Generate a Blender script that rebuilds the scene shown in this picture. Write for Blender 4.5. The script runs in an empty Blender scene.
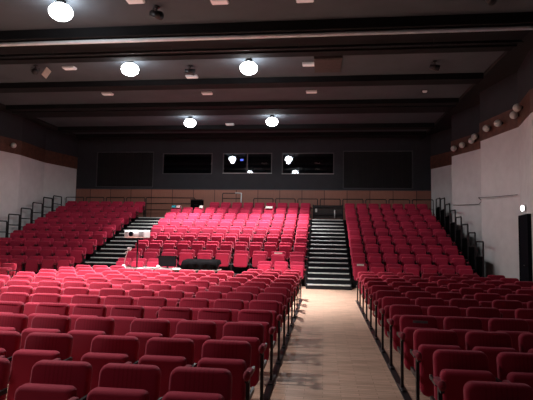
import bpy, bmesh, math, random
from mathutils import Vector, Matrix
random.seed(7)
PI = math.pi
C = bpy.context.scene.collection
sc = bpy.context.scene

# ------------------------------------------------------------------ materials
def mat(name, col, rough=.6, metal=0., noise=0., nscale=8., bump=0., bscale=60., emit=None, estr=0., sheen=0., spec=.5, rand=0.):
    m = bpy.data.materials.new(name); m.use_nodes = True
    nt = m.node_tree; N = nt.nodes; L = nt.links
    b = N['Principled BSDF']
    b.inputs['Base Color'].default_value = (*col, 1)
    b.inputs['Roughness'].default_value = rough
    b.inputs['Metallic'].default_value = metal
    b.inputs['Specular IOR Level'].default_value = spec
    if sheen:
        b.inputs['Sheen Weight'].default_value = sheen
        b.inputs['Sheen Roughness'].default_value = .45
        b.inputs['Sheen Tint'].default_value = (1, .45, .55, 1)
    if emit:
        b.inputs['Emission Color'].default_value = (*emit, 1)
        b.inputs['Emission Strength'].default_value = estr
    tc = N.new('ShaderNodeTexCoord')
    src = None
    if noise:
        n = N.new('ShaderNodeTexNoise'); n.inputs['Scale'].default_value = nscale; n.inputs['Detail'].default_value = 4
        L.new(tc.outputs['Object'], n.inputs['Vector'])
        r = N.new('ShaderNodeMapRange'); r.inputs['From Min'].default_value = .3; r.inputs['From Max'].default_value = .7
        r.inputs['To Min'].default_value = 1 - noise; r.inputs['To Max'].default_value = 1 + noise
        L.new(n.outputs['Fac'], r.inputs['Value'])
        src = r.outputs['Result']
    if rand:
        oi = N.new('ShaderNodeObjectInfo')
        r2 = N.new('ShaderNodeMapRange'); r2.inputs['To Min'].default_value = 1 - rand; r2.inputs['To Max'].default_value = 1 + rand
        L.new(oi.outputs['Random'], r2.inputs['Value'])
        if src:
            mm = N.new('ShaderNodeMath'); mm.operation = 'MULTIPLY'
            L.new(src, mm.inputs[0]); L.new(r2.outputs['Result'], mm.inputs[1]); src = mm.outputs[0]
        else:
            src = r2.outputs['Result']
    if src:
        h = N.new('ShaderNodeHueSaturation'); h.inputs['Color'].default_value = (*col, 1)
        L.new(src, h.inputs['Value']); L.new(h.outputs['Color'], b.inputs['Base Color'])
    if bump:
        n2 = N.new('ShaderNodeTexNoise'); n2.inputs['Scale'].default_value = bscale; n2.inputs['Detail'].default_value = 3
        L.new(tc.outputs['Object'], n2.inputs['Vector'])
        bp = N.new('ShaderNodeBump'); bp.inputs['Strength'].default_value = bump; bp.inputs['Distance'].default_value = .01
        L.new(n2.outputs['Fac'], bp.inputs['Height']); L.new(bp.outputs['Normal'], b.inputs['Normal'])
    return m

def striped_fabric(name, col, dark):
    """red plush with darker vertical pin stripes down the middle of the backrest"""
    m = mat(name, col, rough=.85, sheen=.35, bump=.25, bscale=220, spec=.2)
    nt = m.node_tree; N = nt.nodes; L = nt.links; b = N['Principled BSDF']
    tc = N.new('ShaderNodeTexCoord'); sx = N.new('ShaderNodeSeparateXYZ'); L.new(tc.outputs['Object'], sx.inputs[0])
    mu = N.new('ShaderNodeMath'); mu.operation = 'MULTIPLY'; mu.inputs[1].default_value = 2 * PI / .034
    L.new(sx.outputs['X'], mu.inputs[0])
    si = N.new('ShaderNodeMath'); si.operation = 'COSINE'; L.new(mu.outputs[0], si.inputs[0])
    gt = N.new('ShaderNodeMapRange'); gt.inputs['From Min'].default_value = .35; gt.inputs['From Max'].default_value = .8
    L.new(si.outputs[0], gt.inputs['Value'])
    ab = N.new('ShaderNodeMath'); ab.operation = 'ABSOLUTE'; L.new(sx.outputs['X'], ab.inputs[0])
    lt = N.new('ShaderNodeMath'); lt.operation = 'LESS_THAN'; lt.inputs[1].default_value = .125; L.new(ab.outputs[0], lt.inputs[0])
    ml = N.new('ShaderNodeMath'); ml.operation = 'MULTIPLY'; L.new(gt.outputs['Result'], ml.inputs[0]); L.new(lt.outputs[0], ml.inputs[1])
    m2 = N.new('ShaderNodeMath'); m2.operation = 'MULTIPLY'; m2.inputs[1].default_value = .34; L.new(ml.outputs[0], m2.inputs[0])
    mx = N.new('ShaderNodeMix'); mx.data_type = 'RGBA'
    mx.inputs['A'].default_value = (*col, 1); mx.inputs['B'].default_value = (*dark, 1)
    L.new(m2.outputs[0], mx.inputs['Factor'])
    oi = N.new('ShaderNodeObjectInfo'); r2 = N.new('ShaderNodeMapRange')
    r2.inputs['To Min'].default_value = .88; r2.inputs['To Max'].default_value = 1.12
    L.new(oi.outputs['Random'], r2.inputs['Value'])
    h = N.new('ShaderNodeHueSaturation'); L.new(mx.outputs['Result'], h.inputs['Color']); L.new(r2.outputs['Result'], h.inputs['Value'])
    L.new(h.outputs['Color'], b.inputs['Base Color'])
    return m

def parquet():
    m = bpy.data.materials.new('parquet'); m.use_nodes = True
    nt = m.node_tree; N = nt.nodes; L = nt.links; b = N['Principled BSDF']
    tc = N.new('ShaderNodeTexCoord')
    br = N.new('ShaderNodeTexBrick'); br.offset = .5; br.inputs['Scale'].default_value = 1
    br.inputs['Brick Width'].default_value = .42; br.inputs['Row Height'].default_value = .07
    br.inputs['Mortar Size'].default_value = .0022; br.inputs['Bias'].default_value = -.1
    br.inputs['Color1'].default_value = (.62, .41, .31, 1); br.inputs['Color2'].default_value = (.46, .295, .215, 1)
    br.inputs['Mortar'].default_value = (.22, .13, .08, 1)
    L.new(tc.outputs['Object'], br.inputs['Vector'])
    mp = N.new('ShaderNodeMapping'); mp.inputs['Scale'].default_value = (1.2, 11, 1); L.new(tc.outputs['Object'], mp.inputs['Vector'])
    n = N.new('ShaderNodeTexNoise'); n.inputs['Scale'].default_value = 2.2; n.inputs['Detail'].default_value = 5; L.new(mp.outputs[0], n.inputs['Vector'])
    r = N.new('ShaderNodeMapRange'); r.inputs['From Min'].default_value = .3; r.inputs['From Max'].default_value = .7
    r.inputs['To Min'].default_value = .78; r.inputs['To Max'].default_value = 1.16; L.new(n.outputs['Fac'], r.inputs['Value'])
    h = N.new('ShaderNodeHueSaturation'); L.new(br.outputs['Color'], h.inputs['Color']); L.new(r.outputs['Result'], h.inputs['Value'])
    L.new(h.outputs['Color'], b.inputs['Base Color'])
    b.inputs['Roughness'].default_value = .42; b.inputs['Specular IOR Level'].default_value = .35
    return m

def panelled(name, col, dark, width):
    """timber sheet wainscot with thin vertical joints"""
    m = mat(name, col, rough=.55)
    nt = m.node_tree; N = nt.nodes; L = nt.links; b = N['Principled BSDF']
    tc = N.new('ShaderNodeTexCoord'); sx = N.new('ShaderNodeSeparateXYZ'); L.new(tc.outputs['Object'], sx.inputs[0])
    dv = N.new('ShaderNodeMath'); dv.operation = 'DIVIDE'; dv.inputs[1].default_value = width; L.new(sx.outputs['X'], dv.inputs[0])
    fr = N.new('ShaderNodeMath'); fr.operation = 'FRACT'; L.new(dv.outputs[0], fr.inputs[0])
    lt = N.new('ShaderNodeMath'); lt.operation = 'LESS_THAN'; lt.inputs[1].default_value = .03; L.new(fr.outputs[0], lt.inputs[0])
    fl = N.new('ShaderNodeMath'); fl.operation = 'FLOOR'; L.new(dv.outputs[0], fl.inputs[0])
    wn = N.new('ShaderNodeTexWhiteNoise'); wn.noise_dimensions = '1D'; L.new(fl.outputs[0], wn.inputs['W'])
    r = N.new('ShaderNodeMapRange'); r.inputs['To Min'].default_value = .85; r.inputs['To Max'].default_value = 1.15; L.new(wn.outputs['Value'], r.inputs['Value'])
    mp = N.new('ShaderNodeMapping'); mp.inputs['Scale'].default_value = (6, 1, .6); L.new(tc.outputs['Object'], mp.inputs['Vector'])
    n = N.new('ShaderNodeTexNoise'); n.inputs['Scale'].default_value = 4; n.inputs['Detail'].default_value = 5; L.new(mp.outputs[0], n.inputs['Vector'])
    r3 = N.new('ShaderNodeMapRange'); r3.inputs['To Min'].default_value = .8; r3.inputs['To Max'].default_value = 1.2; L.new(n.outputs['Fac'], r3.inputs['Value'])
    mm = N.new('ShaderNodeMath'); mm.operation = 'MULTIPLY'; L.new(r.outputs['Result'], mm.inputs[0]); L.new(r3.outputs['Result'], mm.inputs[1])
    h = N.new('ShaderNodeHueSaturation'); h.inputs['Color'].default_value = (*col, 1); L.new(mm.outputs[0], h.inputs['Value'])
    mx = N.new('ShaderNodeMix'); mx.data_type = 'RGBA'; mx.inputs['B'].default_value = (*dark, 1)
    L.new(h.outputs['Color'], mx.inputs['A']); L.new(lt.outputs[0], mx.inputs['Factor'])
    L.new(mx.outputs['Result'], b.inputs['Base Color'])
    return m

def glass_pane(name):
    m = bpy.data.materials.new(name); m.use_nodes = True
    nt = m.node_tree; N = nt.nodes; L = nt.links
    for n in list(N): N.remove(n)
    out = N.new('ShaderNodeOutputMaterial'); mix = N.new('ShaderNodeMixShader')
    tr = N.new('ShaderNodeBsdfTransparent'); tr.inputs['Color'].default_value = (.72, .76, .8, 1)
    gl = N.new('ShaderNodeBsdfGlossy'); gl.inputs['Roughness'].default_value = .012; gl.inputs['Color'].default_value = (1, 1, 1, 1)
    fr = N.new('ShaderNodeFresnel'); fr.inputs['IOR'].default_value = 1.55
    L.new(fr.outputs[0], mix.inputs['Fac']); L.new(tr.outputs[0], mix.inputs[1]); L.new(gl.outputs[0], mix.inputs[2])
    L.new(mix.outputs[0], out.inputs['Surface'])
    return m

M = dict(
    parquet=parquet(),
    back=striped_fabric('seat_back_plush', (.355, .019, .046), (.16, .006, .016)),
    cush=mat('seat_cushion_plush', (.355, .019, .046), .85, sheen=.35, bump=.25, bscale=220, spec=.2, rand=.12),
    tback=mat('raked_back_plush', (.46, .025, .070), .85, sheen=.35, bump=.2, bscale=200, spec=.2, rand=.14),
    tcush=mat('raked_cushion_plush', (.46, .024, .068), .85, sheen=.35, bump=.2, bscale=200, spec=.2, rand=.14),
    arm=mat('armrest_plush', (.20, .014, .03), .75, sheen=.3, spec=.2, noise=.15, nscale=20),
    steel=mat('dark_steel', (.030, .027, .030), .42, metal=.6, noise=.2, nscale=12),
    black=mat('black_carpet', (.012, .012, .014), .9, noise=.3, nscale=14, spec=.2),
    tread=mat('stair_carpet', (.014, .014, .017), .9, noise=.3, nscale=20, spec=.2),
    nosing=mat('grey_nosing', (.62, .64, .64), .5, metal=.0, noise=.12, nscale=9),
    wall=mat('white_wall_paint', (.66, .66, .68), .8, noise=.05, nscale=3, bump=.08, bscale=30),
    upper=mat('dark_blue_wall_paint', (.022, .025, .032), .85, noise=.12, nscale=2),
    soffit=mat('black_soffit', (.008, .008, .010), .9, noise=.2, nscale=3),
    band=mat('brown_timber_band', (.105, .043, .028), .5, noise=.3, nscale=5),
    wains=panelled('timber_wainscot', (.34, .145, .105), (.08, .035, .028), 1.21),
    ceil=mat('grey_ceiling_board', (.046, .056, .068), .9, noise=.1, nscale=1.2),
    beam=mat('dark_beam_paint', (.006, .0062, .0075), .85, noise=.2, nscale=2, spec=.2),
    pipe=mat('pale_metal_pipe', (.78, .84, .90), .5, metal=.0, noise=.1, nscale=3),
    frame=mat('window_frame_paint', (.06, .06, .07), .5, noise=.1, nscale=5),
    sill=mat('pale_window_sill', (.30, .30, .31), .5, noise=.1, nscale=5),
    pane=glass_pane('window_glass'),
    booth=mat('booth_interior', (.010, .010, .013), .9, noise=.2, nscale=2),
    shutter=mat('black_shutter', (.006, .006, .008), .85, noise=.2, nscale=3),
    globe=mat('opal_globe_glass', (.72, .70, .66), .3, noise=.04, nscale=10),
    white=mat('white_plastic', (.70, .72, .74), .4, noise=.05, nscale=12),
    lens=mat('lens_glass', (.006, .006, .010), .08),
    grill=mat('projector_grill', (.15, .145, .16), .6, noise=.2, nscale=40),
    tabletop=mat('pale_laminate', (.20, .15, .14), .5, noise=.1, nscale=6),
    screen=mat('dark_screen', (.008, .008, .010), .45, noise=.2, nscale=6, spec=.15),
    cloth=mat('black_cloth', (.005, .0045, .005), .95, spec=.0, noise=.3, nscale=10, bump=.3, bscale=40),
    paper=mat('white_paper', (.66, .62, .60), .8, noise=.04, nscale=9),
    teal=mat('teal_cloth', (.03, .34, .42), .85, noise=.2, nscale=9, bump=.4, bscale=25),
    pink=mat('pale_pink_cloth', (.74, .50, .52), .85, noise=.2, nscale=9, bump=.4, bscale=25),
    cream=mat('cream_cloth', (.78, .70, .66), .85, noise=.15, nscale=9, bump=.3, bscale=25),
    doorm=mat('black_door_paint', (.005, .006, .010), .8, noise=.15, nscale=3, spec=.05),
    hatch=mat('brown_hatch', (.035, .026, .025), .8, noise=.2, nscale=7),
    lamp=mat('lamp_diffuser', (1, 1, 1), .4, emit=(.93, .97, 1.0), estr=30, noise=.01),
    exitl=mat('exit_lamp_glow', (1, 1, 1), .4, emit=(1, .98, .95), estr=4.5, noise=.01),
    small=mat('unlit_luminaire_added_glow', (.8, .8, .8), .4, emit=(1, .95, .95), estr=.10, noise=.01),  # glow added to brighten diffusers of unlit luminaires
    led=mat('blue_led', (.1, .1, .8), .4, emit=(.15, .2, 1), estr=2.2, noise=.01),
    cable=mat('dark_cable', (.03, .025, .025), .6, noise=.2, nscale=20),
    beige=mat('beige_flap', (.30, .24, .20), .6, noise=.1, nscale=10),
)

# ------------------------------------------------------------------ mesh helpers
class MB:
    def __init__(s): s.bm = bmesh.new()
    def _new(s, geom_verts, mx=None):
        if mx is not None: bmesh.ops.transform(s.bm, matrix=mx, verts=geom_verts)
    def box(s, x0, x1, y0, y1, z0, z1, bev=0., seg=2, mx=None):
        r = bmesh.ops.create_cube(s.bm, size=1)
        vs = r['verts']
        bmesh.ops.scale(s.bm, vec=(x1 - x0, y1 - y0, z1 - z0), verts=vs)
        bmesh.ops.translate(s.bm, vec=((x0 + x1) / 2, (y0 + y1) / 2, (z0 + z1) / 2), verts=vs)
        if bev:
            ed = list({e for v in vs for e in v.link_edges})
            rb = bmesh.ops.bevel(s.bm, geom=ed, offset=bev, segments=seg, affect='EDGES', profile=.5)
            vs = list({v for f in rb['faces'] for v in f.verts} | {v for v in vs if v.is_valid})
        if mx is not None: bmesh.ops.transform(s.bm, matrix=mx, verts=vs)
        return s
    def cyl(s, p0, p1, r, seg=12, r2=None):
        p0 = Vector(p0); p1 = Vector(p1); d = p1 - p0
        rr = bmesh.ops.create_cone(s.bm, cap_ends=True, segments=seg, radius1=r, radius2=r if r2 is None else r2, depth=d.length)
        q = d.to_track_quat('Z', 'Y').to_matrix().to_4x4()
        bmesh.ops.transform(s.bm, matrix=Matrix.Translation((p0 + p1) / 2) @ q, verts=rr['verts'])
        return s
    def ball(s, c, r, sx=1, sy=1, sz=1, u=16, v=10):
        rr = bmesh.ops.create_uvsphere(s.bm, u_segments=u, v_segments=v, radius=r)
        bmesh.ops.scale(s.bm, vec=(sx, sy, sz), verts=rr['verts']); bmesh.ops.translate(s.bm, vec=c, verts=rr['verts'])
        return s
    def tube(s, pts, r, seg=8):
        """a bent tube along a polyline, one continuous skin"""
        pts = [Vector(p) for p in pts]; rings = []
        for i, p in enumerate(pts):
            a = pts[max(i - 1, 0)]; b = pts[min(i + 1, len(pts) - 1)]
            t = (b - a).normalized()
            if 0 < i < len(pts) - 1:
                t1 = (p - a).normalized(); t2 = (b - p).normalized(); t = (t1 + t2).normalized()
                k = 1 / max(.5, t.dot(t1))
            else: k = 1
            up = Vector((0, 0, 1)) if abs(t.z) < .95 else Vector((1, 0, 0))
            if i and 'ref' in locals(): pass
            n = t.cross(up).normalized(); m = n.cross(t).normalized()
            ring = []
            for j in range(seg):
                a_ = 2 * PI * j / seg
                ring.append(s.bm.verts.new(p + (n * math.cos(a_) + m * math.sin(a_)) * r))
            rings.append(ring)
        for A, B in zip(rings, rings[1:]):
            # align start index to avoid twist
            best = min(range(seg), key=lambda o: sum((A[j].co - B[(j + o) % seg].co).length for j in range(seg)))
            for j in range(seg):
                s.bm.faces.new((A[j], A[(j + 1) % seg], B[(j + 1 + best) % seg], B[(j + best) % seg]))
            rings[rings.index(B)] = B[best:] + B[:best] if best else B
            if best:
                B[:] = B[best:] + B[:best]
        s.bm.faces.new(rings[0][::-1]); s.bm.faces.new(rings[-1])
        return s
    def quad(s, *ps):
        s.bm.faces.new([s.bm.verts.new(p) for p in ps]); return s
    def plate(s, outline, y0, y1, bev, seg=3):
        """outline: closed list of (x,z); extruded y0..y1; both rims rounded"""
        vs = [s.bm.verts.new((x, y0, z)) for x, z in outline]
        f = s.bm.faces.new(vs)
        r = bmesh.ops.extrude_face_region(s.bm, geom=[f])
        nv = [v for v in r['geom'] if isinstance(v, bmesh.types.BMVert)]
        bmesh.ops.translate(s.bm, vec=(0, y1 - y0, 0), verts=nv)
        allv = vs + nv
        if bev:
            rims = [e for e in {e for v in allv for e in v.link_edges} if abs(e.verts[0].co.y - e.verts[1].co.y) < 1e-6]
            bmesh.ops.bevel(s.bm, geom=rims, offset=bev, segments=seg, affect='EDGES', profile=.5)
        return s
    def fn(s, f):
        for v in s.bm.verts: v.co = Vector(f(*v.co))
        return s
    def done(s, name, material, parent=None, smooth=False, loc=None, rot=None):
        bmesh.ops.recalc_face_normals(s.bm, faces=s.bm.faces)
        me = bpy.data.meshes.new(name); s.bm.to_mesh(me); s.bm.free()
        me.materials.append(material)
        if smooth:
            for p in me.polygons: p.use_smooth = True
        o = bpy.data.objects.new(name, me); C.objects.link(o)
        if parent: o.parent = parent
        if loc: o.location = loc
        if rot: o.rotation_euler = rot
        return o

def rounded(w, z0, z1, rt, rb, n=5):
    h = w / 2; pts = []
    for cx, cz, r, a0 in ((h - rt, z1 - rt, rt, 0), (-h + rt, z1 - rt, rt, 90), (-h + rb, z0 + rb, rb, 180), (h - rb, z0 + rb, rb, 270)):
        for i in range(n + 1):
            a = math.radians(a0 + 90 * i / n); pts.append((cx + r * math.cos(a), cz + r * math.sin(a)))
    return pts

def thing(name, label, cat, loc=(0, 0, 0), rz=0, group=None):
    o = bpy.data.objects.new(name, None); C.objects.link(o)
    o.empty_display_size = .1
    o.location = loc; o.rotation_euler = (0, 0, rz); o['label'] = label; o['category'] = cat
    if group: o['group'] = group
    return o
def tag(o, label, cat, group=None):
    o['label'] = label; o['category'] = cat
    if group: o['group'] = group
    return o
def struct(o): o['kind'] = 'structure'; return o
def dup(root, loc, rz, label, group=None, skip=()):
    r = root.copy(); C.objects.link(r); r.location = loc; r.rotation_euler = (0, 0, rz)
    r['label'] = label
    if group: r['group'] = group
    for ch in list(root.children):
        if ch.name.split('.')[0] in skip: continue
        c = ch.copy(); C.objects.link(c); c.parent = r
        for g in list(ch.children):
            d = g.copy(); C.objects.link(d); d.parent = c
    return r
ORD = ['first', 'second', 'third', 'fourth', 'fifth', 'sixth', 'seventh', 'eighth', 'ninth', 'tenth', 'eleventh', 'twelfth', 'thirteenth', 'fourteenth', 'fifteenth', 'sixteenth']

# ------------------------------------------------------------------ layout numbers (metres)
CAMZ = 1.811
ROW0, FRP, RP, PITCH = 3.57, .965, .9006, .545       # flat floor rows, raked rows
GROUP = .13                                # extra gap between bolted groups of three seats
AL, AR = -.622, .938                        # inner seat edges along the wooden aisle
YS, RISE = 16.952, .327                    # raked banks
YB = 26.5                                  # back wall
ZC = 7.15
WT, BT = 5.45, 6.13                        # white wall top, brown band top

# ------------------------------------------------------------------ setting
struct(MB().box(-16, 8, -3, YB + .1, -.1, 0).done('floor', M['parquet']))

RW = [(5.62, YB), (6.38, 24.6), (5.64, 22.35), (6.34, 20.2), (5.79, 18.82), (6.25, 16.45), (5.9, 14.6), (6.4, 12.4), (5.9, 10.6), (6.4, 8.2), (5.9, 6.4), (6.4, 4.0), (6.1, -3)]
LW = [(-14.2, YB), (-14.67, 24.0), (-14.45, 21.6), (-14.75, 19.8), (-14.45, 17.6), (-14.8, 15.2), (-14.45, 13.0), (-14.8, 10.6), (-14.45, 8.4), (-14.8, 6), (-14.5, -3)]
def strip_wall(poly, z0, z1, thick, name, m, side):
    b = MB(); bm = b.bm
    def ring(off):
        return [[bm.verts.new((x + off, y, z)) for (x, y) in poly] for z in (z0, z1)]
    A = ring(0); B = ring(thick * side)
    n = len(poly)
    for i in range(n - 1):
        bm.faces.new((A[0][i], A[0][i + 1], A[1][i + 1], A[1][i]))
        bm.faces.new((B[0][i], B[0][i + 1], B[1][i + 1], B[1][i]))
        for k in (0, 1): bm.faces.new((A[k][i], A[k][i + 1], B[k][i + 1], B[k][i]))
    for i in (0, n - 1): bm.faces.new((A[0][i], A[1][i], B[1][i], B[0][i]))
    return struct(b.done(name, m))
strip_wall(RW, 0, WT, .15, 'wall_right', M['wall'], 1)
strip_wall(LW, 0, WT, .15, 'wall_left', M['wall'], -1)
strip_wall([(x - .03, y) for x, y in RW], WT, BT, .15, 'trim_1', M['band'], 1)
strip_wall([(x + .03, y) for x, y in LW], WT, BT, .15, 'trim_2', M['band'], -1)
strip_wall(RW, BT, 7.4, .15, 'wall_right_upper', M['upper'], 1)
strip_wall(LW, BT, 7.4, .15, 'wall_left_upper', M['upper'], -1)

# back wall with real openings
S = .9815
holes = [(-13.02, -9.61, 4.41, 6.46), (-9.09, -6.22, 5.17, 6.36), (-5.62, -2.86, 5.20, 6.36), (-2.32, .53, 5.17, 6.36), (1.0, 4.70, 4.39, 6.46)]
def wall_with_holes(x0, x1, z0, z1, y, t, holes):
    xs = sorted({x0, x1, *[h[0] for h in holes], *[h[1] for h in holes]}); zs = sorted({z0, z1, *[h[2] for h in holes], *[h[3] for h in holes]})
    b = MB()
    inside = lambda cx, cz: any(h[0] < cx < h[1] and h[2] < cz < h[3] for h in holes)
    for xa, xb in zip(xs, xs[1:]):
        for za, zb in zip(zs, zs[1:]):
            if not inside((xa + xb) / 2, (za + zb) / 2): b.quad((xa, y, za), (xb, y, za), (xb, y, zb), (xa, y, zb))
    for a, c, d, e in holes:
        for q in (((a, y, d), (c, y, d), (c, y + t, d), (a, y + t, d)), ((a, y, e), (c, y, e), (c, y + t, e), (a, y + t, e)),
                  ((a, y, d), (a, y, e), (a, y + t, e), (a, y + t, d)), ((c, y, d), (c, y, e), (c, y + t, e), (c, y + t, d))): b.quad(*q)
    return b
b = wall_with_holes(-14.6, 6.0, 0, 7.4, YB, .25, holes)
bmesh.ops.remove_doubles(b.bm, verts=b.bm.verts, dist=1e-5)
struct(b.done('wall_back', M['upper']))
struct(MB().box(-14.6, 6, YB + 2.2, YB + 2.3, 3.5, 7.4).box(-14.6, 6, YB + .3, YB + 2.2, 4.2, 4.3).box(-14.6, 6, YB + .3, YB + 2.2, 6.7, 6.8).done('wall_booth', M['booth']))
struct(MB().box(-14.15, 5.6, YB - .035, YB - .002, 2.63, 4.285).done('trim_3', M['wains']))
struct(MB().box(-14.15, 5.6, YB - .06, YB - .002, 4.287, 4.33).done('trim_4', M['frame']))
for i, (a, c, d, e) in enumerate(holes):
    w = MB()
    f = .05
    for q in ((a, a + f, d, e), (c - f, c, d, e), (a + f, c - f, e - f, e)): w.box(q[0] + .001, q[1] - .001, YB + .02, YB + .09, q[2] + .001, q[3] - .001)
    if i in (2,): w.box(-4.27, -4.22, YB + .02, YB + .09, d + .05, e - f)
    o = struct(w.done('window_%d' % (i + 1), M['frame']))
    if i in (0, 4):
        s_ = MB()
        n = 14
        for k in range(n):
            x0 = a + f + (c - a - 2 * f) * k / n; x1 = a + f + (c - a - 2 * f) * (k + 1) / n
            s_.box(x0, x1 - .004, YB + .05 + (.02 if k % 2 else 0), YB + .075 + (.02 if k % 2 else 0), d + .05, e - f)
        s_.done('shutter', M['shutter'], o)
    else:
        MB().box(a + f, c - f, YB + .05, YB + .056, d + .04, e - f).done('pane', M['pane'], o)
    MB().box(a + .001, c - .001, YB - .03 if i in (2, 3) else YB + .01, YB + .1, d + .001, d + .04).done('sill', M['sill'] if i in (2, 3) else M['frame'], o)
t = thing('indicator_lamp', 'small blue indicator light glowing behind the control booth glass', 'light', (-4.72, YB + 1.0, 5.152))
MB().box(-.12, .12, -.1, .1, 0, .02).cyl((0, 0, .02), (0, 0, .92), .015, 8).done('stand', M['booth'], t)
MB().box(-.09, .09, -.03, .03, .92, 1.02, .02).done('led', M['led'], t)
struct(MB().box(-14.3, 5.8, YB + .3, YB + 2.15, 5.0, 5.15).done('floor_booth', M['booth']))

# ceiling
struct(MB().box(-13.5, 5.1, -3, YB, ZC, ZC + .1).done('ceiling', M['ceil']))
struct(MB().box(5.1, 7.0, -3, YB, 7.3, 7.4).box(5.08, 5.12, -3, YB, 7.05, 7.4).done('ceiling_edge', M['soffit']))
struct(MB().box(-15.2, -13.5, -3, YB, 7.3, 7.4).box(-13.52, -13.48, -3, YB, 7.05, 7.4).done('ceiling_edge', M['soffit']))
def beam(n, y0, y1, z, extra=()):
    b = MB().box(-13.46, 5.06, y0, y1, z, ZC - .002)
    for (a, c, d) in extra: b.box(-13.46, 5.06, a, c, d, z + .0)
    return struct(b.done('trim_%d' % n, M['beam']))
beam(5, 16.05, 16.60, 6.95)
beam(6, 18.95, 20.45, 6.97, [(19.35, 19.42, 6.93)])
beam(7, 23.05, 23.55, 6.95)
beam(8, 24.9, 25.6, 6.97)
beam(9, 11.75, 13.78, 6.98, [(11.75, 11.83, 6.9), (12.05, 12.12, 6.92), (13.0, 13.08, 6.92), (13.3, 13.36, 6.93)])
beam(10, 8.2, 9.3, 6.95)
beam(11, 4.5, 5.5, 6.95)
beam(12, 1.0, 2.0, 6.95)

t = thing('lighting_bar', 'long pale metal pipe hung under the ceiling from side to side', 'lighting bar', (-4.2, 11.9, 6.83))
MB().cyl((-9.4, 0, 0), (9.25, 0, 0), .05, 14).done('pipe', M['pipe'], t, True)
for x in (-8, -4.8, -1.6, 1.6, 4.8, 8): MB().cyl((x, 0, .02), (x, 0, .145), .012, 8).done('hanger', M['steel'], t, True)
t = thing('lighting_bar', 'thin dark metal pipe running close behind the long pale pipe', 'lighting bar', (-4.2, 12.75, 6.83))
MB().cyl((-9.2, 0, 0), (9.2, 0, 0), .022, 10).done('pipe', M['steel'], t, True)
for x in (-7, -3.5, 0, 3.5, 7): MB().cyl((x, 0, .01), (x, 0, .15), .008, 8).done('hanger', M['steel'], t, True)

# ceiling lamps that are lit
LAMPS = [(-6.05, 10.25, 'big lit ceiling lamp closest above the pale pipe', 1.0), (-5.99, 14.15, 'lit ceiling lamp over the side aisle, next beyond the pale pipe', 1.0), (-2.30, 14.30, 'lit ceiling lamp of the middle pair, nearer the wooden aisle', 1.0),
         (-6.09, 21.35, 'lit ceiling lamp of the far pair, on the table side', 1.0), (-2.33, 21.3, 'lit ceiling lamp of the far pair, on the central stairs side', 1.0)]
LZ = 6.86
def spot(parent, z, power, size, blend, rad, col=(1, .96, .93), rot=(0, 0, 0)):
    d = bpy.data.lights.new('lamp_light', 'SPOT'); d.energy = power; d.spot_size = math.radians(size); d.spot_blend = blend; d.shadow_soft_size = rad; d.color = col
    o = bpy.data.objects.new('lamp_light', d); C.objects.link(o); o.parent = parent; o.location = (0, 0, z); o.rotation_euler = rot
    return o
root = None
POWER, SPOT, WIDE = 6600, 86, 280
for i, (x, y, lab, k) in enumerate(LAMPS):
    t = thing('ceiling_lamp', lab, 'ceiling lamp', (x, y, LZ), group='lit ceiling lamps')
    MB().ball((0, 0, 0), .265, sz=.72, u=20, v=12).done('diffuser', M['lamp'], t, True)
    MB().cyl((0, 0, .186), (0, 0, .27), .13, 18, .09).done('canopy', M['beam'], t, True)
    spot(t, -.22, POWER * k, SPOT, 1.0, .12)
    spot(t, -.21, WIDE * k, 172, .3, .12)
# unseen lamps: two added to fill the seat fronts, last inferred from leg shadows
for x, y, pw in ((-6.0, -1.2, 600), (-1.5, -1.6, 15), (-6.0, 6.3, 2600)):
    t = thing('unseen_lamp', 'round white unseen lamp under the ceiling on the stage side of the dark truss', 'ceiling lamp', (x, y, LZ), group='stage end lamps')
    MB().cyl((0, 0, .1), (0, 0, .285), .16, 18, .1).done('canopy', M['beam'], t, True)
    MB().ball((0, 0, .06), .14, sz=.6).done('diffuser', M['globe'], t, True)
    spot(t, -.05, pw, 120, 1.0, .4)

# small rectangular unlit luminaires, faint glow added to their diffusers
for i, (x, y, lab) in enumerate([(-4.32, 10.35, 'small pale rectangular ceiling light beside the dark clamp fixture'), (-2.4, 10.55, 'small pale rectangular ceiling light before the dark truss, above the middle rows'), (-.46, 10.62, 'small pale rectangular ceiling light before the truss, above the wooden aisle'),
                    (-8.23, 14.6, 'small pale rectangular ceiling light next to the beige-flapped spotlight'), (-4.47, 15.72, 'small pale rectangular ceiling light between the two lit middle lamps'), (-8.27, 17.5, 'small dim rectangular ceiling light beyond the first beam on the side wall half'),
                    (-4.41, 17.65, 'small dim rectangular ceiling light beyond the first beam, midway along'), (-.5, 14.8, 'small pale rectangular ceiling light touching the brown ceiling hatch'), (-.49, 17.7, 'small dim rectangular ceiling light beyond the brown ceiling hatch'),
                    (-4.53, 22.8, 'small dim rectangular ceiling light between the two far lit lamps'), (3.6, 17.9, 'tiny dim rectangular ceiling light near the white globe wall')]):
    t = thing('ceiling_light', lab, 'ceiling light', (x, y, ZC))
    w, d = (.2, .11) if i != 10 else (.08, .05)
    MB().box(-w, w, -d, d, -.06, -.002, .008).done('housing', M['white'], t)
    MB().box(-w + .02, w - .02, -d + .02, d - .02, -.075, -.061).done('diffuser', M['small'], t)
t = thing('ceiling_hatch', 'square dark brown hatch box on the ceiling behind the pale pipe', 'hatch', (.09, 14.75, ZC))
MB().box(-.42, .42, -.62, .62, -.12, -.002, .015).done('box_body', M['hatch'], t)
MB().box(-.36, .36, -.56, .56, -.135, -.122, .004).done('cover', M['hatch'], t)
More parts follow.
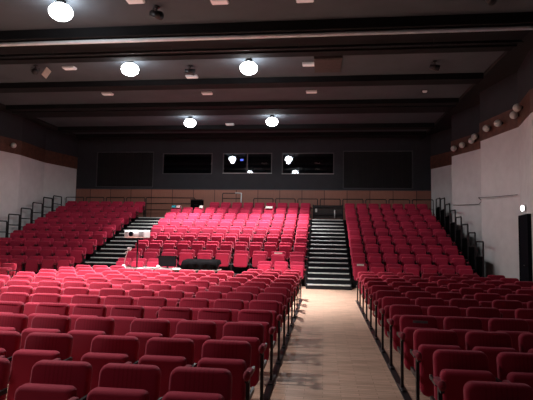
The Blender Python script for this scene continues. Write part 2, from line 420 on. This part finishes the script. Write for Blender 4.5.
def spotlight(loc, lab, rz, tilt, flap):
    t = thing('stage_spotlight', lab, 'spotlight', loc, rz)
    MB().cyl((0, 0, -.03), (0, 0, -.002), .07, 14).cyl((0, 0, -.1), (0, 0, -.03), .015, 8).done('clamp', M['steel'], t, True)
    mx = Matrix.Translation((0, 0, -.2)) @ Matrix.Rotation(tilt, 4, 'X')
    b = MB().cyl((0, .16, 0), (0, -.14, 0), .075, 16, .1); b.fn(lambda x, y, z: mx @ Vector((x, y, z))); b.done('lamp_body', M['steel'], t, True)
    MB().tube([(-.12, 0, -.2), (-.12, 0, -.1), (.12, 0, -.1), (.12, 0, -.2)], .012, 6).done('yoke', M['steel'], t)
    if flap:
        b = MB().box(-.12, .12, -.01, .01, 0, .30); mm = Matrix.Translation((.26, -.06, -.36)) @ Matrix.Rotation(.5, 4, 'Y') @ Matrix.Rotation(.9, 4, 'Z')
        b.fn(lambda x, y, z: mm @ Vector((x, y, z))); b.done('flap', M['beige'], t)
    return t
spotlight((-9.25, 14.35, ZC), 'dark stage spotlight with a beige flap under the ceiling', .5, .4, True)
spotlight((-4.25, 14.75, ZC), 'small dark stage spotlight between the two lit middle lamps', PI / 2, .2, False)
spotlight((-3.95, 10.75, ZC), 'dark stage spotlight beside a pale rectangular light at the top edge', 1.2, .4, False)
spotlight((3.3, 14.9, ZC), 'dark stage spotlight on the bare ceiling toward the globe wall', 1.4, .3, False)
spotlight((3.5, 10.6, ZC), 'dark stage spotlight before the truss toward the globe wall', .2, .8, False)

# globes on the brown bands
GL = [(5.8, 21.85, 5.72), (5.99, 21.26, 5.76), (6.20, 20.66, 5.83), (6.25, 20.42, 5.95), (5.95, 18.02, 5.76), (6.09, 17.27, 5.77), (6.21, 16.18, 5.78), (6.09, 15.58, 5.86)]
gl_lab = ['fourth', 'third']
GLAB = ['white globe wall lamp on brown band, farthest into the hall on that wall', 'white globe wall lamp second from the far end of the brown band', 'white globe wall lamp, lower of the overlapping pair past the middle corner', 'white globe wall lamp, upper of the overlapping pair past the middle corner',
        'white globe wall lamp alone just on this side of the middle corner', 'white globe wall lamp alone midway on the panel before the door', 'white globe wall lamp, lower of the pair above the black door', 'white globe wall lamp, upper of the pair above the black door']
for (x, y, z), lab in zip(GL, GLAB):
    t = thing('wall_lamp', lab, 'wall lamp', (x, y, z), group='globe lamps on the brown band')
    MB().ball((-.20, 0, 0), .125).done('globe', M['globe'], t, True)
    MB().cyl((-.045, 0, 0), (-.09, 0, 0), .05, 14).done('base', M['steel'], t, True)
t = thing('wall_lamp', 'single dim globe lamp on the brown band opposite the door wall', 'wall lamp', (-14.55, 20.9, 5.79))
MB().ball((.20, 0, 0), .125).done('globe', M['globe'], t, True)
MB().cyl((.045, 0, 0), (.09, 0, 0), .05, 14).done('base', M['steel'], t, True)

# door and exit lamp on the return of the white wall
ang = math.atan2(14.6 - 16.45, 5.9 - 6.25)          # along the wall toward the stage
d_ = thing('door_1', 'black door in the white wall', 'door', (6.20, 16.16, 0), ang); d_['kind'] = 'structure'
del d_['category']; del d_['label']
MB().box(0.002, 1.248, -.09, -.03, 0.004, 2.498).done('door_leaf', M['doorm'], d_)
b = MB().box(-.06, 0, -.11, -.01, 0, 2.56).box(1.25, 1.31, -.11, -.01, 0, 2.56).box(0, 1.25, -.11, -.01, 2.5, 2.56); b.done('door_frame', M['doorm'], d_)
MB().cyl((1.1, -.16, 1.05), (.95, -.16, 1.05), .012, 8).cyl((1.1, -.16, 1.05), (1.1, -.09, 1.05), .012, 8).done('door_handle', M['steel'], d_)
nx, ny = -math.sin(ang) * -1, math.cos(ang) * -1
t = thing('exit_lamp', 'small glowing white exit lamp on the wall above the black door', 'exit lamp', (6.06, 15.6, 2.76), ang)
MB().box(-.10, .10, -.035, -.008, -.1, .1, .01).done('back_plate', M['white'], t)
MB().ball((0, -.075, 0), .085, sy=.5, sz=1.1).done('lamp_cover', M['exitl'], t, True)
# cable along the white wall
cab = [(5.68, 22.2, 3.27), (5.78, 21.85, 3.25), (6.0, 21.1, 3.22), (6.22, 20.45, 3.2), (6.12, 19.7, 3.28), (5.70, 18.75, 3.33), (5.86, 18.1, 3.29), (6.05, 17.2, 3.26), (6.19, 16.4, 3.24)]
tag(MB().tube([(x - .035, y, z) for x, y, z in cab], .012, 6).done('wall_cable', M['cable']), 'thin dark cable sagging across the white wall beside the raked bank', 'cable')

# ------------------------------------------------------------------ raked platforms, stairs
def bank(x0, x1):
    b = MB()
    for k in range(1, 9):
        y0 = YS + RP * k
        b.box(x0, x1, y0, YS + RP * 9 - .01 if k == 8 else y0 + RP, 0, RISE * k)
    bmesh.ops.remove_doubles(b.bm, verts=b.bm.verts, dist=1e-5)
    return struct(b.done('floor_tier', M['black']))
bank(-14.30, -9.365); bank(-7.77, -.625); bank(.985, 5.60)
struct(MB().box(-14.1, 5.55, YS + RP * 9, YB - .07, 0, RISE * 8).done('floor_walkway', M['black']))
def stairs(x0, x1, lab):
    t = thing('staircase', lab, 'staircase', ((x0 + x1) / 2, YS, 0))
    w = (x1 - x0) / 2
    for i in range(16):
        z = RISE / 2 * (i + 1); y = RP / 2 * i
        y1 = (RP * 9 - .012) if i == 15 else y + RP / 2
        s = MB().box(-w, w, y, y1, 0, z - .002).done('step', M['tread'], t)
        MB().box(-w + .05, w - .05, y - .012, y + .055, z - .035, z + .006, .004, 1).done('nosing', M['nosing'], s)
    return t
stairs(-.60, .965, 'black central stairs with pale grey nosings at the end of the wooden aisle')
stairs(-9.345, -7.79, 'black side stairs with pale grey nosings behind the projector')

# ------------------------------------------------------------------ guard rails
def guard(name_lab, loc, rz, w, h, bars=(.55,), post=.025, infill=None, group=None, pale=False):
    t = thing('guard_rail', name_lab, 'guard rail', loc, rz, group)
    r = post
    MB().tube([(-w / 2, 0, .012), (-w / 2, 0, h - .04), (-w / 2 + .04, 0, h), (w / 2 - .04, 0, h), (w / 2, 0, h - .04), (w / 2, 0, .012)], r, 8).done('hoop', M['steel'], t, False)
    for z in bars: MB().cyl((-w / 2 + r, 0, h * z), (w / 2 - r, 0, h * z), r * .75, 8).done('rail', M['steel'], t, True)
    for s in (-1, 1): MB().box(s * w / 2 - .034, s * w / 2 + .034, -.034, .034, .001, .012).done('foot_plate', M['steel'], t)
    if infill: MB().box(-w / 2 + r, w / 2 - r, -.006, .006, h * infill[0], h * infill[1]).done('infill_panel', M['cloth'], t)
    return t
ZW = RISE * 8
xs = [-13.72 + 1.17 * i for i in range(17)]
n = 0
for x in xs:
    if -10.2 < x < -6.3 or -6.0 < x < -3.9: continue
    guard('black hoop guard rail behind the top row, %s hoop from the wall opposite the door' % ORD[n], (x, 25.55, ZW), 0, 1.03, 1.13, group='hoop guard rails behind the top row'); n += 1
t = guard('taller guard rail with one pale upright, behind the lit top row', (-4.86, 25.5, ZW), 0, 1.04, 1.40, bars=(.8,))
MB().cyl((.50, -.045, .62), (.50, -.045, 1.42), .03, 10).cyl((.17, -.045, 1.41), (.50, -.045, 1.41), .024, 10).done('pale_tube', M['white'], t, True)['label'] = 'pale white tube end'
guard('wide black guard rail across the top of the side stairs', (-8.2, 25.35, ZW), 0, 2.7, 1.12, bars=(.72, .42), post=.028)
t = thing('stair_gate', 'low dark barrier with panel closing the top of the central stairs', 'barrier', (.18, 24.75, ZW))
for s in (-1, 1): MB().box(s * .72 - .03, s * .72 + .03, -.03, .03, .001, .78).done('post', M['steel'], t)
for z in (.70, .30): MB().box(-.69, .69, -.025, .025, z - .05, z + .05).done('rail', M['steel'], t)
MB().box(-.69, .69, .03, .04, .08, .76).done('infill_panel', M['hatch'], t)
MB().cyl((.36, -.045, .1), (.36, -.045, .52), .03, 8).done('pale_strip', M['nosing'], t, True)
MB().box(-.62, -.52, -.045, -.03, .40, .58, .005).done('tag_plate', M['paper'], t)
for k in range(1, 9):
    y = YS + RP * k + .42
    guard('black guard hoop at the %s tier, against the white wall with the door' % ORD[k], (5.535, y, RISE * k), PI / 2, .80, 1.38 if k < 8 else 1.12, bars=(.62,), post=.03, infill=(.02, .62), group='stepped guard hoops by the white door wall')
    guard('black guard hoop at the %s tier, against the wall opposite the door' % ORD[k], (-14.18, y, RISE * k), PI / 2, .80, 1.27 if k < 8 else 1.10, bars=(.62,.3), post=.032, group='stepped guard hoops by the far side wall')

# ------------------------------------------------------------------ seats
def seat_parts(t, back_m, cush_m, arm_x, bw=.465, cw=.44, foot=False, top=.82, zc=(.20, .70), arm=(-.44, .645)):
    """faces -Y; y=0 is the backrest's top rim, z=0 the floor it stands on"""
    b = MB().plate(rounded(bw, zc[0] + .14, top, .07, .05), -.045, .045, .026)
    b.fn(lambda x, y, z: (x, y + (z - top) * .17 + .065 - .10 * (1 - (x / .25) ** 2) * .35 * (1 if y < 0 else .6), z))
    b.done('backrest', back_m, t, True)
    b = MB().plate(rounded(cw, zc[0], zc[1], .055, .08), -.06, .06, .038, 4)
    b.fn(lambda x, y, z: (x, y - .152 + (z - zc[1]) * .14, z))
    b.done('seat_cushion', cush_m, t, True)
    add_arm(t, arm_x, foot, arm)
def add_arm(t, arm_x, foot, arm):
    ay, az = arm
    b = MB().box(arm_x - .029, arm_x + .029, ay, ay + .20, az - .03, az + .022, .02, 3).ball((arm_x, ay, az), .044, sx=.72, u=12, v=8)
    b.done('armrest', M['arm'], t, True)
    py = ay + .05
    b = MB().box(arm_x - .016, arm_x + .016, py, py + .04, .024, az - .032).box(arm_x - .012, arm_x + .012, py + .04, -.05, .40, .445).box(arm_x - .011, arm_x + .011, ay + .18, -.02, az - .06, az - .025).box(arm_x - .015, arm_x + .015, py - .07, py, az - .055, az - .032)
    l = b.done('leg', M['steel'], t)
    if foot:
        MB().box(arm_x - .028, arm_x + .028, py - .12, py + .16, .021, .042, .008, 1).done('foot', M['steel'], l)
# prototypes
AXL = PITCH / 2 - .002
def proto(name, cat, side, back, cush, axis, foot=False, second=None, **kw):
    t = thing(name, '', cat)
    seat_parts(t, M[back], M[cush], side * axis, foot=foot, **kw)
    if second is not None: add_arm(t, second, False, (-.44, .645))
    return t
used = {}
def place(key, maker, loc, rz, label, group):
    if key not in used:
        t = maker(); used[key] = t
        t.location = loc; t.rotation_euler = (0, 0, rz); t['label'] = label; t['group'] = group
        return t
    return dup(used[key], loc, rz, label, group)
def visible_x(y): return (-.70 * y - .15, .405 * y + .15)

nf = nr = 0
# broad floor block, table side of the aisle
for k in range(12):
    y = ROW0 + FRP * k
    lo, hi = visible_x(y)
    for i in range(12):
        x = AL - PITCH * (i + .5) - GROUP * (i // 3)
        if k == 11 and 3 <= i <= 8: continue        # seats taken out for the table
        if x + .25 < lo: continue
        foot = i == 0
        lab = 'red floor seat, %s from the wooden aisle, %s row from camera, in the table\'s block' % (ORD[i], ORD[k])
        rz = random.uniform(-.006, .006)
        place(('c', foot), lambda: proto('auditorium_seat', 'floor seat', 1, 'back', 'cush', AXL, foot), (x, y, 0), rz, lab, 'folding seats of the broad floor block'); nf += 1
# floor block by the white wall
for k in range(12):
    y = ROW0 + FRP * k
    lo, hi = visible_x(y)
    for i in range(7):
        x = AR + PITCH * (i + .5) + GROUP * (i // 3)
        if x - .25 > hi: continue
        foot = i == 0
        lab = 'dim red floor seat, %s from the wooden aisle, %s row from camera, door side' % (ORD[i], ORD[k])
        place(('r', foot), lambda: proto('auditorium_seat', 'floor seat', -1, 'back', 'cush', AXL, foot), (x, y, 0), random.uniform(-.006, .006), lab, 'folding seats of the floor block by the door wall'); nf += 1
# one end of the third block beyond the side aisle
for k in (10, 11):
    y = ROW0 + FRP * k
    for i in range(1 if k == 10 else 2):
        x = -9.43 - PITCH * (i + .5)
        lab = 'red floor seat, %s beyond the empty side aisle, %s row from camera' % (ORD[i], ORD[k])
        place(('l', 0), lambda: proto('auditorium_seat', 'floor seat', 1, 'back', 'cush', AXL, True), (x, y, 0), 0, lab, 'folding seats beyond the side aisle'); nf += 1

# raked banks
def raked(k, x, key, axis, lab, group, kw):
    global nr
    place(key, lambda: proto('raked_seat', 'raked seat', 1, 'tback', 'tcush', axis, top=.875, zc=(.265, .765), arm=(-.33, .62), **kw), (x, YS + .75 + RP * k, RISE * k), random.uniform(-.006, .006), lab, group); nr += 1
TP = .592
for k in range(9):
    # centre
    n_, p_, kw = (10, .712, dict(bw=.56, cw=.53)) if k == 1 else (12, TP, dict(bw=.505, cw=.46))
    for i in range(n_):
        if k == 0 and 3 <= i <= 7: continue
        if k == 8 and i >= 9: continue
        x = -.635 - p_ * (i + .5)
        raked(k, x, ('tc', k == 1), p_ / 2 - .002, 'bright crimson raked seat, %s from the central stairs, %s tier up, lit middle bank' % (ORD[i], ORD[k]), 'raked seats of the lit middle bank', kw)
    for i in range(7):
        x = 1.0 + .592 * (i + .5)
        raked(k, x, ('tr', False), .592 / 2 - .002, 'dark red raked seat, %s from the central stairs, %s tier up, dim bank' % (ORD[i], ORD[k]), 'raked seats of the dim bank by the white wall', dict(bw=.505, cw=.46))
    for i in range(7):
        x = -9.40 - .64 * (i + .5)
        if x - .3 < -.72 * (YS + .75 + RP * k): continue
        raked(k, x, ('tl', False), .64 / 2 - .002, 'purplish red raked seat, %s from the side stairs, %s tier up, shaded bank' % (ORD[i], ORD[k]), 'raked seats of the shaded bank beyond the side stairs', dict(bw=.54, cw=.50))
print('seats', nf, nr)

# floor rails linking the seat feet along the aisle
tag(MB().box(AL + .003 - .045, AL + .003 + .028, 2.2, ROW0 + FRP * 11 - .05, .001, .020).done('floor_rail', M['steel']), 'flat dark rail under the seat feet along the aisle, table block', 'floor rail')
tag(MB().box(AR - .033, AR + .045, 2.2, ROW0 + FRP * 11 - .05, .001, .020).done('floor_rail', M['steel']), 'flat dark rail under the seat feet along the aisle, door block', 'floor rail')

# ------------------------------------------------------------------ technician's tables and gear
TY = 14.72
t = thing('work_table', 'pale narrow table with papers, lamp and projector, behind the removed seats', 'table', (-5.27, TY, 0))
MB().box(-.95, .95, -.36, .36, .71, .745, .008).done('tabletop', M['tabletop'], t)
for sx in (-1, 1):
    for sy in (-1, 1): MB().cyl((sx * .88, sy * .3, .001), (sx * .88, sy * .3, .709), .02, 10).done('leg', M['steel'], t, True)
t = thing('work_table', 'table standing under the black cloth and mixing console', 'table', (-3.71, TY, 0))
MB().box(-.56, .56, -.36, .36, .71, .745, .008).done('tabletop', M['tabletop'], t)
for sx in (-1, 1):
    for sy in (-1, 1): MB().cyl((sx * .5, sy * .3, .001), (sx * .5, sy * .3, .709), .02, 10).done('leg', M['steel'], t, True)
# projector on its own post
t = thing('projector_stand', 'thin dark post with plate holding the white projector up', 'stand', (-5.79, TY + .05, .746))
MB().box(-.13, .13, -.1, .1, .001, .015, .004).done('base', M['steel'], t)
MB().cyl((0, 0, .015), (0, 0, .904), .022, 12).done('pole', M['steel'], t, True)
MB().box(-.22, .22, -.15, .15, .906, .918).done('top_plate', M['steel'], t)
t = thing('projector', 'big white projector with round dark lens on a thin post', 'projector', (-5.81, TY + .05, 1.666))
MB().box(-.33, .33, -.24, .26, 0, .235, .035, 3).done('body', M['white'], t, True)
MB().cyl((-.10, -.236, .12), (-.10, -.275, .12), .08, 24).done('lens_ring', M['grill'], t, False)
MB().cyl((-.10, -.275, .12), (-.10, -.285, .12), .066, 24).done('lens', M['lens'], t, False)
for x0, x1 in ((-.30, -.21), (.14, .29)):
    b = MB()
    for j in range(6): b.box(x0, x1, -.247, -.240, .04 + j * .027, .053 + j * .027)
    b.done('vent_grill', M['grill'], t)['label'] = 'grey vent slots'
# desk lamp
t = thing('desk_lamp', 'white jointed desk lamp at the end of the pale table', 'desk lamp', (-6.15, TY - .1, .746))
MB().cyl((0, 0, .001), (0, 0, .03), .09, 18, .075).ball((0, 0, .05), .065, sz=.7).done('base', M['white'], t, True)
MB().tube([(0, 0, .06), (.03, 0, .25), (.10, 0, .50)], .014, 8).done('arm', M['pink'], t, True)
MB().tube([(.10, 0, .50), (.02, 0, .46)], .012, 8).done('joint_arm', M['white'], t, True)
MB().tube([(.10, 0, .50), (.12, 0, .56), (.14, 0, .60)], .012, 8).done('neck', M['white'], t, True)
MB().cyl((.14, -.03, .60), (.22, -.05, .575), .035, 16, .06).ball((.14, -.03, .60), .036).done('lamp_shade', M['white'], t, True)
# monitor
t = thing('monitor', 'black flat monitor standing on the pale table beside the console', 'monitor', (-4.79, TY, .746))
MB().box(-.15, .15, -.1, .1, .001, .015, .004).done('base', M['screen'], t)
MB().box(-.03, .03, .0, .03, .015, .12).done('stand', M['screen'], t)
MB().box(-.285, .285, -.03, .0, .06, .385, .01).done('casing', M['cloth'], t)
MB().box(-.265, .265, -.034, -.0305, .08, .365).done('screen', M['screen'], t)
# console under black cloth
t = thing('mixing_console', 'black mixing console half covered by draped black cloth', 'mixing console', (-3.72, TY, .746))
b = MB().box(-.50, .50, -.3, .3, .001, .2, .02); b.fn(lambda x, y, z: (x, y, z * (1 + .25 * (y + .3)))); b.done('body', M['screen'], t)
b = MB(); bm = b.bm; NX, NY = 28, 14; grid = []
for i in range(NX + 1):
    row = []
    for j in range(NY + 1):
        u = i / NX * 2 - 1; v = j / NY
        x = u * .56; yy = -.34 + v * .68
        z = .262 + .03 * v + .012 * math.sin(9 * u + 2) * math.cos(5 * v)
        if v < .18: z = .262 - (.18 - v) / .18 * (.22 + .03 * math.sin(7 * u + 1)); yy = -.34 - .03 * math.sin(13 * u) * (.18 - v) / .18 + .0
        if abs(u) > .95: z -= (abs(u) - .95) * 3
        row.append(bm.verts.new((x, yy, max(z, .012))))
    grid.append(row)
for i in range(NX):
    for j in range(NY): bm.faces.new((grid[i][j], grid[i + 1][j], grid[i + 1][j + 1], grid[i][j + 1]))
o = b.done('cloth_cover', M['cloth'], t, True)
for j in range(8):
    MB().box(-.42 + j * .05, -.41 + j * .05, -.2, -.17, .205, .23, .003, 1).done('fader', M['white'], t)
# gear lying on the table
t = thing('keyboard', 'pale grey computer keyboard lying before the black monitor', 'keyboard', (-5.28, TY - .18, .746))
MB().box(-.22, .22, -.07, .07, .001, .025, .006).done('case', M['grill'], t)
b = MB()
for r_ in range(4):
    for c_ in range(13): b.box(-.205 + c_ * .032, -.18 + c_ * .032, -.06 + r_ * .03, -.036 + r_ * .03, .0255, .033)
b.done('keys', M['white'], t)
for i, (x, y, rz, lab) in enumerate([(-5.58, TY - .2, .3, 'loose white paper sheet lying on the table near the projector post'), (-4.42, TY - .2, -.2, 'loose white paper sheet lying in front of the monitor, table end')]):
    o = MB().box(-.105, .105, -.148, .148, .001, .004).done('paper_sheet', M['paper'], None, False, (x, y, .746), (0, 0, rz)); tag(o, lab, 'paper')
t = thing('mug', 'small white mug on the pale table in front of the monitor', 'mug', (-5.0, TY - .27, .746))
MB().cyl((0, 0, .001), (0, 0, .095), .038, 16, .042).done('cup', M['white'], t, True)
MB().tube([(.04, 0, .08), (.07, 0, .07), (.07, 0, .035), (.04, 0, .025)], .007, 6).done('handle', M['white'], t, True)

# odds and ends left on seats
def slip(loc, w, h, lab, tilt=-.17, rz=0, m='paper', name='paper_slip'):
    b = MB().box(-w / 2, w / 2, -.002, .002, 0, h)
    b.fn(lambda x, y, z: (x, y + z * .17 - .012 * math.cos(x / w * 2), z))
    return tag(b.done(name, M[m], None, False, loc, (0, 0, rz)), lab, 'paper slip')
slip((1.0 + TP * .5, YS + .75 - .085, .79), .24, .06, 'pale paper strip on the first bottom-tier seat beside the central stairs', m='cream')
slip((-.635 - .712 * 1.5, YS + .75 + RP - .085, RISE + .79), .30, .05, 'pale paper strip on a second-tier seat of the lit middle bank', m='cream')
slip((AR + PITCH * .5, ROW0 + FRP * 3 - .075, .745), .18, .03, 'small grey paper strip on an aisle seat of the door block', m='grill')
zk = RISE * 7
def cloth_over(loc, w, h, lab, m, name, cat):
    """a soft folded garment saddled over a backrest rim"""
    b = MB(); bm = b.bm; NX, NY = 12, 16; g = []
    for i in range(NX + 1):
        row = []
        for j in range(NY + 1):
            u = i / NX * 2 - 1; v = j / NY * 2 - 1
            a = v * 1.0
            rr = .13 + .012 * math.sin(5 * u + 3 * v)
            if abs(v) < .35: y = math.sin(v / .35 * PI / 2) * rr; z = .025 + math.cos(v / .35 * PI / 2) * .05
            else:
                s = (abs(v) - .35) / .65; hh = h if v > 0 else min(h, .08); y = math.copysign(rr + .03 * s + .012 * math.sin(8 * u), v); z = .025 - s * hh * (1 + .15 * math.sin(4 * u + v))
            row.append(bm.verts.new((u * w / 2 * (1 + .08 * math.sin(6 * v)), y + .05 + (z - .02) * .17, z)))
        g.append(row)
    for i in range(NX):
        for j in range(NY): bm.faces.new((g[i][j], g[i + 1][j], g[i + 1][j + 1], g[i][j + 1]))
    return tag(b.done(name, M[m], None, True, loc), lab, cat)
Y7 = YS + .75 + RP * 7
cloth_over((-7.56, Y7, zk + .895), .22, .28, 'teal jacket draped over the corner seat by the side stairs', 'teal', 'jacket', 'jacket')
cloth_over((-7.32, Y7, zk + .895), .20, .10, 'pale pink scarf draped beside the teal jacket on a seat back', 'pink', 'scarf', 'scarf')
cloth_over((-6.14, Y7, zk + .895), .17, .16, 'small cream cloth draped over an upper seat back', 'cream', 'cloth', 'cloth')
o = cloth_over((-2.70, Y7, zk + .895), .34, .07, 'folded bright white paper lying over an upper seat back', 'paper', 'folded_paper', 'paper')
t = thing('equipment_case', 'small black equipment case at the end of the top row', 'case', (-6.56, 24.75, ZW))
MB().box(-.30, .30, -.2, .2, .01, .94, .02).done('body', M['cloth'], t)
MB().box(-.31, .31, -.21, .21, .945, .99, .01).done('lid', M['screen'], t)
MB().tube([(-.08, -.215, .7), (-.08, -.24, .7), (.08, -.24, .7), (.08, -.215, .7)], .01, 6).done('handle', M['steel'], t)

# ------------------------------------------------------------------ world, camera
w = bpy.data.worlds.new('World'); sc.world = w; w.use_nodes = True
bg = w.node_tree.nodes['Background']; bg.inputs['Color'].default_value = (.55, .5, .62, 1); bg.inputs['Strength'].default_value = .02

cam = bpy.data.cameras.new('camera'); co = bpy.data.objects.new('camera', cam); C.objects.link(co)
yaw, pitch, roll, f = .1177, .0723, .0164, 487.62
fw = Vector((-math.sin(yaw) * math.cos(pitch), math.cos(yaw) * math.cos(pitch), math.sin(pitch)))
r = Vector((math.cos(yaw), math.sin(yaw), 0)); u = r.cross(fw)
r2 = r * math.cos(roll) + u * math.sin(roll); u2 = -r * math.sin(roll) + u * math.cos(roll)
mw = Matrix((r2, u2, -fw)).transposed().to_4x4(); mw.translation = (0, 0, CAMZ)
co.matrix_world = mw
cam.sensor_fit = 'HORIZONTAL'; cam.sensor_width = 36; cam.lens = f / 533 * 36; cam.clip_end = 100; cam.clip_start = .05
sc.camera = co
sc.view_settings.view_transform = 'Standard'; sc.view_settings.look = 'None'; sc.view_settings.exposure = 0
sc.cycles.use_denoising = True
sc.cycles.max_bounces = 6; sc.cycles.diffuse_bounces = 4; sc.cycles.sample_clamp_indirect = 4
